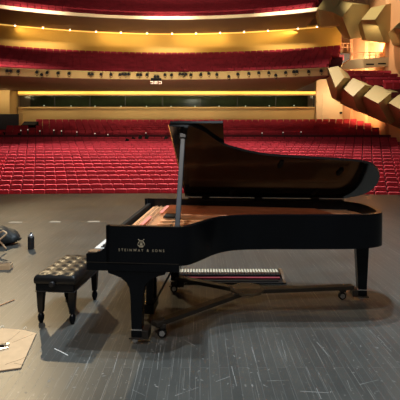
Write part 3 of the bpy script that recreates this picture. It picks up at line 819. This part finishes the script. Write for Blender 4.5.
# left box, posts, devices
o = MB().box((-20.6, 40.9, 1.4), (-16.45, 41.1, 3.35)).build('side_panel', M['navy']); o.name = 'dark_partition'; tag(o, 'dark navy partition at the left end of the rear rows', 'partition')
o = MB().box((-16.45, 40.85, 1.4), (-16.18, 41.15, 3.5), .02).build('post', M['tanwall']); o.name = 'partition_post'; tag(o, 'tan post at the right end of the navy partition', 'post')
mc = thing('mixing_desk', 'dark equipment desk among the rear seats beside the navy partition', 'equipment', (-15.1, 40.0, zt_main(40)-.86))
MB().box((-.70, -.35, 0), (.70, .35, .85), .03).build('cabinet', M['black'], mc)
MB().prism([(-.42, .85), (.42, .85), (.42, 1.16), (.2, 1.16)], -.6, .6, 'x').build('console_top', M['black'], mc)
dk_pos = [(128, 140, 35.0), (134, 138.5, 35.6), (141, 136.5, 35.6), (147.5, 136.5, 35.6), (166.5, 137.5, 35.4), (6, 133.5, 36.6), (21, 134.5, 36.4)]
for i, (px, py, d) in enumerate(dk_pos):
    q = pt(px, py, d)
    o = MB().box((-.14, -.05, -.22), (.14, .05, .10), .035, Matrix.Rotation(R(20), 4, 'Y')).build('monitor', M['black'])
    fl_ = zt_main(d)-.92
    t = thing('music_monitor', ['small black box on a stand in the cross aisle, leftmost of the piano group', 'small black box on a stand in the cross aisle, second of the piano group',
         'small black box on a stand in the cross aisle, third of the piano group', 'small black box on a stand in the cross aisle, fourth of the piano group', 'small black box on a stand beside the lid\'s top left corner',
         'black box on a stand at the far left end of the cross aisle', 'black box on a stand below the navy partition\'s post'][i], 'box', (q.x, q.y-.3, fl_-.05), 0, 'black boxes on stands in the cross aisle')
    o.parent = t; o.location = (0, 0, q.z-fl_+.05); o.name = 'box_body'
    MB().tube([(0, 0, 0), (0, 0, q.z-fl_)], .02, 6).build('stand', M['black'], t)

for i, (px, py) in enumerate(((21, 130.5), (28, 129.8), (40, 131), (54, 130.3), (61.6, 131), (77, 132), (95, 133.6), (108, 134.6), (146, 133), (262, 133), (283, 132.5), (301, 132))):
    d = 36.9
    for _ in range(4): d = main_arc(37.08)((px-200)*d/FOC)
    q = pt(px, py, d)
    t = thing('aisle_light', f'tiny white aisle light along the dark cross-aisle strip, {ordw[i]} from the left', 'light', (q.x, q.y, q.z), 0, 'tiny lights along the cross aisle')
    MB().box((-.05, -.03, -.35), (.05, .03, 0), .01).build('post', M['seat_dark'], t)
    MB().box((-.04, -.045, -.03), (.04, -.03, .04), .005).build('lens', M['lamp_faint'], t)
# ---- spotlights on the lower balcony front
fx = [(8.7, 0, 2), (18, 0, 1), (36.7, 0, 1), (41.5, -.16, 1), (47, 0, 1), (58, 0, 1), (69, 0, 1), (90.6, 0, 2), (101, 0, 1), (111, 0, 1), (120, 0, 1), (125.7, .04, 3), (139.3, 0, 2), (147, .02, 1), (156.6, -.13, 2), (165, .02, 1), (171.6, 0, 1),
      (183, .05, 3), (191, 0, 1), (201, .02, 1), (209, .09, 1), (217, 0, 1), (229, -.16, 1), (238, 0, 1), (249, .02, 1), (259, .05, 1), (269, .03, 1), (276, -.17, 1), (286, 0, 1), (295.6, .03, 2), (309, 0, 1), (321.5, 0, 1)]
def spotlight(sz, n):
    t = thing('spotlight', 'x', 'spotlight')
    for k in range(n):
        dx = (k-(n-1)/2)*.22
        hd = MB().lathe([(.06*sz, .14), (.12*sz, .10), (.12*sz, -.12), (.135*sz, -.14)], (dx, -.02, 0), 14, 'y').build('lamp_body', M['black'], t)
        MB().lathe([(.02, -.139), (.10*sz, -.141)], (dx, -.02, 0), 12, 'y').build('lens', M['rubber'], hd)
        MB().tube([(dx-.15*sz, 0, 0), (dx-.14*sz, 0, -.13), (dx, 0, -.2), (dx+.14*sz, 0, -.13), (dx+.15*sz, 0, 0)], .012, 6).build('yoke', M['black'], t)
    MB().box((-.03, .02, -.24), (.03, .16, -.18)).build('clamp', M['black'], t)
    return t
protos = {}
for i, (px, dz, n) in enumerate(fx):
    X = (px-200)*32.5/FOC
    for _ in range(5): X = (px-200)*(B1f(X)-.2)/FOC
    loc = (X, B1f(X)-.17, 5.99+dz)
    side = f'{ordw[i]} from the left' if i < 16 else f'{ordw[len(fx)-1-i]} from the right'
    lb = {1: 'small black spotlight', 2: 'pair of small black spotlights', 3: 'cluster of three black spotlights'}[n]+f' on the tan balcony front, {side}'
    key = (n,)
    rz = math.atan((X-XC)/28)*-1
    if key not in protos:
        t = spotlight(.82, n); protos[key] = t; t.location = loc; t.rotation_euler = (0, 0, rz); tag(t, lb, 'spotlight', 'spotlights on the balcony front')
    else: dup(protos[key], loc, rz, lb, 'spotlights on the balcony front')
q = pt(156, 82.6, B1f(-3.2)-.1)
pj = thing('sign_plate', 'small white-marked plate hanging below the balcony front at its centre', 'plate', (q.x, q.y, q.z))
MB().box((-.44, .0, -.13), (.44, .06, .14), .01).build('back_plate', M['soffit'], pj)
for dx in (-.32, 0, .32):
    fm = MB()
    fm.box((dx-.11, -.02, .06), (dx+.11, 0, .10)); fm.box((dx-.11, -.02, -.10), (dx+.11, 0, -.06)); fm.box((dx+.07 if dx >= 0 else dx+.07, -.02, -.06), (dx+.11, 0, .06))
    if dx == 0: fm.box((-.04, -.02, -.04), (.03, 0, .04)); fm.box((-.11, -.02, -.06), (-.07, 0, .06))
    fm.build('white_mark', M['ivory'], pj)
MB().box((-.4, .0, .14), (.4, .08, .34), .01).build('bracket', M['black'], pj)

# ---- faceted terrace fronts at right
def inv_depth(P):                        # depth of the plane through three seen points
    (x0, y0, d0), (x1, y1, d1), (x2, y2, d2) = P
    m_ = Matrix(((x0, y0, 1), (x1, y1, 1), (x2, y2, 1))).inverted() @ Vector((1/d0, 1/d1, 1/d2))
    return lambda x, y: 1/(m_.x*x+m_.y*y+m_.z)
def prow(a, b, c, d, low, left, right, label, group, thick=1.6):
    """a block with a lit upper facet a b c d, an underside facet through d c low and a side facet through b c low"""
    pl = inv_depth((a, b, c)); D = (d[0], d[1], pl(*d))
    f1 = inv_depth((D, c, low)); f2 = inv_depth((b, c, low))
    P = [a, b, c, D, low]+[(x, y, f1(x, y)) for x, y in left]+[(x, y, f2(x, y)) for x, y in right]
    P = [pt(*q) for q in P]
    ce = sum(P, Vector())/len(P)
    back = [ce+(p-ce)*.8+Vector((0, thick, 0)) for p in P]
    o = MB().hull([p-ce for p in P+back]).build('box_front', M['prow']); o.location = ce
    return tag(o, label, 'balcony box', group)
gl_, gu_ = 'faceted box fronts of the lower tier', 'faceted box fronts of the upper tier'
prow((338, 66, 32.2), (344, 77.5, 31.5), (335.6, 87.4, 30.7), (328, 68), (337, 99, 32.8), [], [(345, 104), (353, 99), (355, 79)],
     'sand faceted box front joining the tan lower balcony front', gl_)
prow((353, 78, 32.2), (365, 85, 31.5), (353, 96.5, 30.6), (344, 89), (357, 109, 31.6), [(344, 103.6)], [(366, 114), (376, 87)],
     'second sand faceted box front out from the lower balcony front', gl_)
prow((375, 85, 32.0), (392, 92, 31.2), (378, 103.5, 29.9), (364, 96), (390, 124.5, 31.4), [(366, 114)], [(402, 118), (404, 93)],
     'third sand faceted box front out, with a broad lit facet', gl_)
prow((402, 92, 31.4), (416, 97.5, 30.6), (405, 112, 29.2), (389, 103), (414, 134, 30.8), [(391, 124.5)], [(424, 130), (424, 98)],
     'sand faceted box front cut off by the right edge, lower tier', gl_)
prow((326, -4, 37.2), (340, 1, 36.6), (333, 12.5, 35.6), (317, 9), (339, 26, 36.4), [(321, 26)], [(345, 22), (348, 2)],
     'sand faceted box front joining the cream upper balcony edge', gu_)
prow((341, 1, 36.5), (352.5, 4, 36.0), (342, 17, 34.8), (333, 12.5), (351, 39, 36.3), [(336, 19)], [(369, 37), (376, 5)],
     'second sand faceted box front out from the upper balcony edge', gu_)
prow((371, 7.6, 35.2), (386, 4.4, 35.0), (375, 19.6, 33.6), (361, 20), (385, 43, 35.2), [(366, 40)], [(402, 40), (408, 0)],
     'third sand faceted box front out, lit on its square top facet', gu_)
prow((404, 18, 33.2), (415, 15.3, 33.0), (408, 29, 31.8), (394, 28), (412, 47, 33.4), [(400, 44)], [(420, 44), (422, 10)],
     'sand faceted box front cut off by the right edge, upper tier', gu_)
# side-tier deck, seats, wall band and rails
sd = thing('side_terrace', 'stepped side terrace of seats behind the lower faceted box fronts', 'terrace')
sdm = MB()
srows = [(31.6, 13.2, 15.2, 5.40), (32.6, 12.3, 15.2, 5.75), (33.7, 11.2, 15.0, 6.12), (34.8, 10.6, 14.9, 6.5)]
for d, x0, x1, zt in srows: sdm.box((x0-.3, d-.45, zt-1.3), (x1+.1, d+.75, zt-.92))
sdm.build('stepped_deck', M['carpet'], sd)
ss = MB(); keep = restm
class _R: pass
restm = ss
for d, x0, x1, zt in srows:
    X = x0
    while X < x1: rest_seat(Vector((X, d, zt-.92)), 0); X += PITCH
o = ss.build('terrace_seats', M['seat']); tag(o, 'short rows of red seats on the right side terrace', 'seats', kind='stuff')
poly = [(340, 68.5), (350, 59.6), (388.5, 57), (388.5, 66), (350, 69.2)]
pw = [pt(a_, b2, 36.0) for a_, b2 in poly]
tb = thing('terrace_wall', 'tan sloped parapet band behind the right terrace seats', 'parapet', (0, 36.0, 0))
MB().prism([(p.x, p.z) for p in pw], 0, .2, 'y').build('band', M['cream'], tb)
MB().box((pt(366, 0, 36).x, -.01, pt(0, 65, 36).z), (pt(374, 0, 36).x, .02, pt(0, 63.6, 36).z)).build('slot', M['black'], tb)
MB().box((pt(378, 0, 36).x, -.01, pt(0, 64.4, 36).z), (pt(386, 0, 36).x, .02, pt(0, 63.0, 36).z)).build('slot', M['black'], tb)
def rail(pxa, pxb, ytop, ybot, d, n, label):
    t = thing('railing', label, 'railing', (0, d, 0))
    for y in (ytop, (ytop+ybot)/2):
        MB().tube([(pt(pxa, y, d).x, 0, pt(pxa, y, d).z), (pt(pxb, y, d).x, 0, pt(pxb, y, d).z)], .025, 6).build('rail', M['peach'], t)
    for i in range(n):
        px = pxa+(pxb-pxa)*i/(n-1)
        MB().tube([(pt(px, ytop, d).x, 0, pt(px, ytop, d).z), (pt(px, ybot, d).x, 0, pt(px, ybot, d).z)], .022, 6).build('post', M['peach'], t)
rail(351, 388, 52.5, 57.5, 36.3, 7, 'thin metal railing above the tan parapet band on the right')
rail(334, 352, 43.5, 51, 40.6, 5, 'thin metal railing at the right end of the lower balcony seats')
hr = thing('handrail', 'small metal handrail by the right wall beside the main floor seats', 'handrail', (0, 36.9, 0))
q0 = [pt(371.5, 137, 36.9), pt(372, 129, 36.9), pt(375.5, 129, 36.9), pt(376, 137, 36.9)]
MB().tube([(p.x, 0, p.z) for p in q0], .03, 6).build('rail', M['soffit'], hr)
sb_ = thing('stair_block', 'dark stair enclosure at the right end of the lower balcony seats', 'stair', (0, 39.8, 0))
MB().prism([(pt(x, y, 39.8).x, pt(x, y, 39.8).z) for x, y in ((338.5, 53), (350, 53.5), (349.5, 59), (342, 64), (338.5, 64))], 0, 1.0, 'y').build('enclosure', M['navy'], sb_)
sp = pt(341, 112.8, 42.7)
o = MB().lathe([(.02, -.12), (.11, -.10), (.11, .12)], (0, 0, 0), 14, 'y').build('wall_speaker', M['black']); o.location = sp; tag(o, 'small round black device on the cream wall by the door', 'speaker')

# ================================================================== LIGHT
def area(name, loc, target, size, power, col, size_y=None, spread=None):
    l = bpy.data.lights.new(name, 'AREA'); l.energy = power; l.color = col; l.size = size
    if size_y: l.shape = 'RECTANGLE'; l.size_y = size_y
    if spread: l.spread = R(spread)
    o = bpy.data.objects.new(name, l); C.objects.link(o); o.location = loc
    o.rotation_euler = (Vector(target)-Vector(loc)).to_track_quat('-Z', 'Y').to_euler(); return o
def spot(name, loc, target, power, col, ang, blend=.5, rad=.2):
    l = bpy.data.lights.new(name, 'SPOT'); l.energy = power; l.color = col; l.spot_size = R(ang); l.spot_blend = blend; l.shadow_soft_size = rad
    o = bpy.data.objects.new(name, l); C.objects.link(o); o.location = loc
    o.rotation_euler = (Vector(target)-Vector(loc)).to_track_quat('-Z', 'Y').to_euler(); return o
# stage work lights, overhead
spot('stage_light', (.9, 5.7, 9.5), (.4, 3.6, 0), 1750, (.76, .90, 1.), 110, .8, .10)
spot('stage_light', (1.0, 4.7, 9.5), (.4, 3.2, 0), 1750, (.76, .90, 1.), 110, .8, .10)
spot('stage_light', (-.6, 1.2, 9.5), (-.2, 3.4, 0), 900, (.82, .92, 1.), 110, .8, .12)
area('front_light', (-1.5, -5.5, 9.0), (-.2, 4.2, .9), .8, 420, (1., .92, .84))
spot('front_of_house_light', (-10.5, 23.5, 13.5), (0.3, 5.4, 0), 8800, (1., .75, .42), 27, .5, .18)
# hall lights, then fill lamps added for balconies and side tier
for x in (-13, -5, 3, 10):
    area('hall_light', (x, 31, 16.5), (x, 26.3, 0), 3, 2100 if x < 8 else 800, (1., .84, .72), spread=66)
area('hall_light', (-1, 20, 16.0), (-1, 24, 0), 5, 420, (1., .84, .72), spread=90)
area('balcony_fill', (-3, 20, 17), (-2, 39, 9.5), 4, 170, (1., .82, .60), spread=70)  # added unseen lamp, brightens the balcony fronts
area('upper_light', (-2, 46, 19), (-2, 47, 10), 12, 110, (1., .80, .6), 3)
spot('side_tier_fill', (9.5, 29, 21), (13.8, 35.0, 11.8), 10500, (1., .84, .60), 27, .5, .3)  # added unseen spot, lifts the top facets of the upper box fronts
area('pit_fill', (-3, 14.2, -1.0), (-3, 36, 7.5), 14, 560, (1., .84, .58), .6, spread=40)  # added fill hidden below the stage edge, lights soffits and undersides
for x, y in ((-12, 31.0), (-2.5, 33.5), (6.5, 31.8)):
    area('fascia_fill', (x, y, 13.6), (x*1.12, y+5.5, 11.75), 4, 75, (1., .84, .62), .4, spread=26)  # added unseen lamps, brighten the cream balcony edge
area('terrace_fill', (13.0, 33.6, 9.3), (13.4, 36, 7.2), 1.0, 45, (1., .78, .5))  # added lamp, lifts the parapet band and terrace seats
for x in (-14, -7, 0, 7):
    area('under_balcony_fill', (x, 39.6, 5.55), (x, 39.9, 2), 4, 45, (1., .82, .62), .6)  # added lamps, brighten the rear rows under the balcony
# right wall washers, then two added for the rear walls
area('wall_wash', (12.6, 37.6, 7.6), (14.0, 40.8, 9.6), 2.6, 240, (1., .70, .42), .8, spread=150)
area('wall_wash', (14.3, 36.5, 8.6), (15.2, 38.4, 10.6), 1.0, 105, (1., .52, .26), spread=150)
area('wall_wash', (12.4, 36.6, 3.9), (15.0, 38.8, 4.2), 2.2, 200, (1., .56, .25), .6, spread=110)
area('wall_wash', (12.3, 40.8, 5.4), (12.3, 43.2, 4.0), 2.0, 75, (1., .80, .52), .4)  # added lamp, brightens the cream wall
area('wall_wash', (-18.6, 40.0, 5.4), (-18.6, 41.6, 4.0), 2.6, 60, (1., .78, .48), .4)  # added lamp, brightens the tan wall at left
# coves under the balconies
for x in (-15, -8, -1, 6):
    Y = B1b(x)
    area('cove_wash', (x+1, Y-1.0, 11.1), (x+1, Y+.3, 10.0), 5, 48, (1., .72, .3), .3)
    area('cove_wash', (x+1, 41.9, 5.45), (x+1, 43.1, 3.6), 5.5, 62, (1., .78, .48), .3)
# downward spots above the rear rows of the lower balcony
for px in (5, 70, 111, 147, 188, 234, 277):
    X = (px-200)*42/FOC
    spot('row_light', (X, B1b(X)-2.4, 11.2), (X, B1b(X)-2.0, 8.5), 130, (1., .80, .62), 62, .5, .1)
area('booth_fill', (-3, 45, 5.5), (-3, 45.3, 3.2), 26, 34, (.85, 1., .6), .5)  # added dim greenish fill, lifts the booth interior out of black
w = bpy.data.worlds.new('hall_ambient'); bpy.context.scene.world = w; w.use_nodes = True
w.node_tree.nodes['Background'].inputs['Color'].default_value = (.9, .78, .66, 1)
w.node_tree.nodes['Background'].inputs['Strength'].default_value = .10

# ================================================================== CAMERA
cd = bpy.data.cameras.new('camera'); cam = bpy.data.objects.new('camera', cd); C.objects.link(cam)
cam.location = (0, 0, EYE); cam.rotation_euler = (R(90), 0, 0)
cd.sensor_width = 36; cd.lens = 36*FOC/400; cd.shift_y = -(200-HOR)/400; cd.clip_end = 200
S = bpy.context.scene; S.camera = cam
S.view_settings.view_transform = 'Standard'; S.view_settings.look = 'None'; S.view_settings.gamma = 1; S.view_settings.use_curve_mapping = False
S.view_settings.exposure = 0
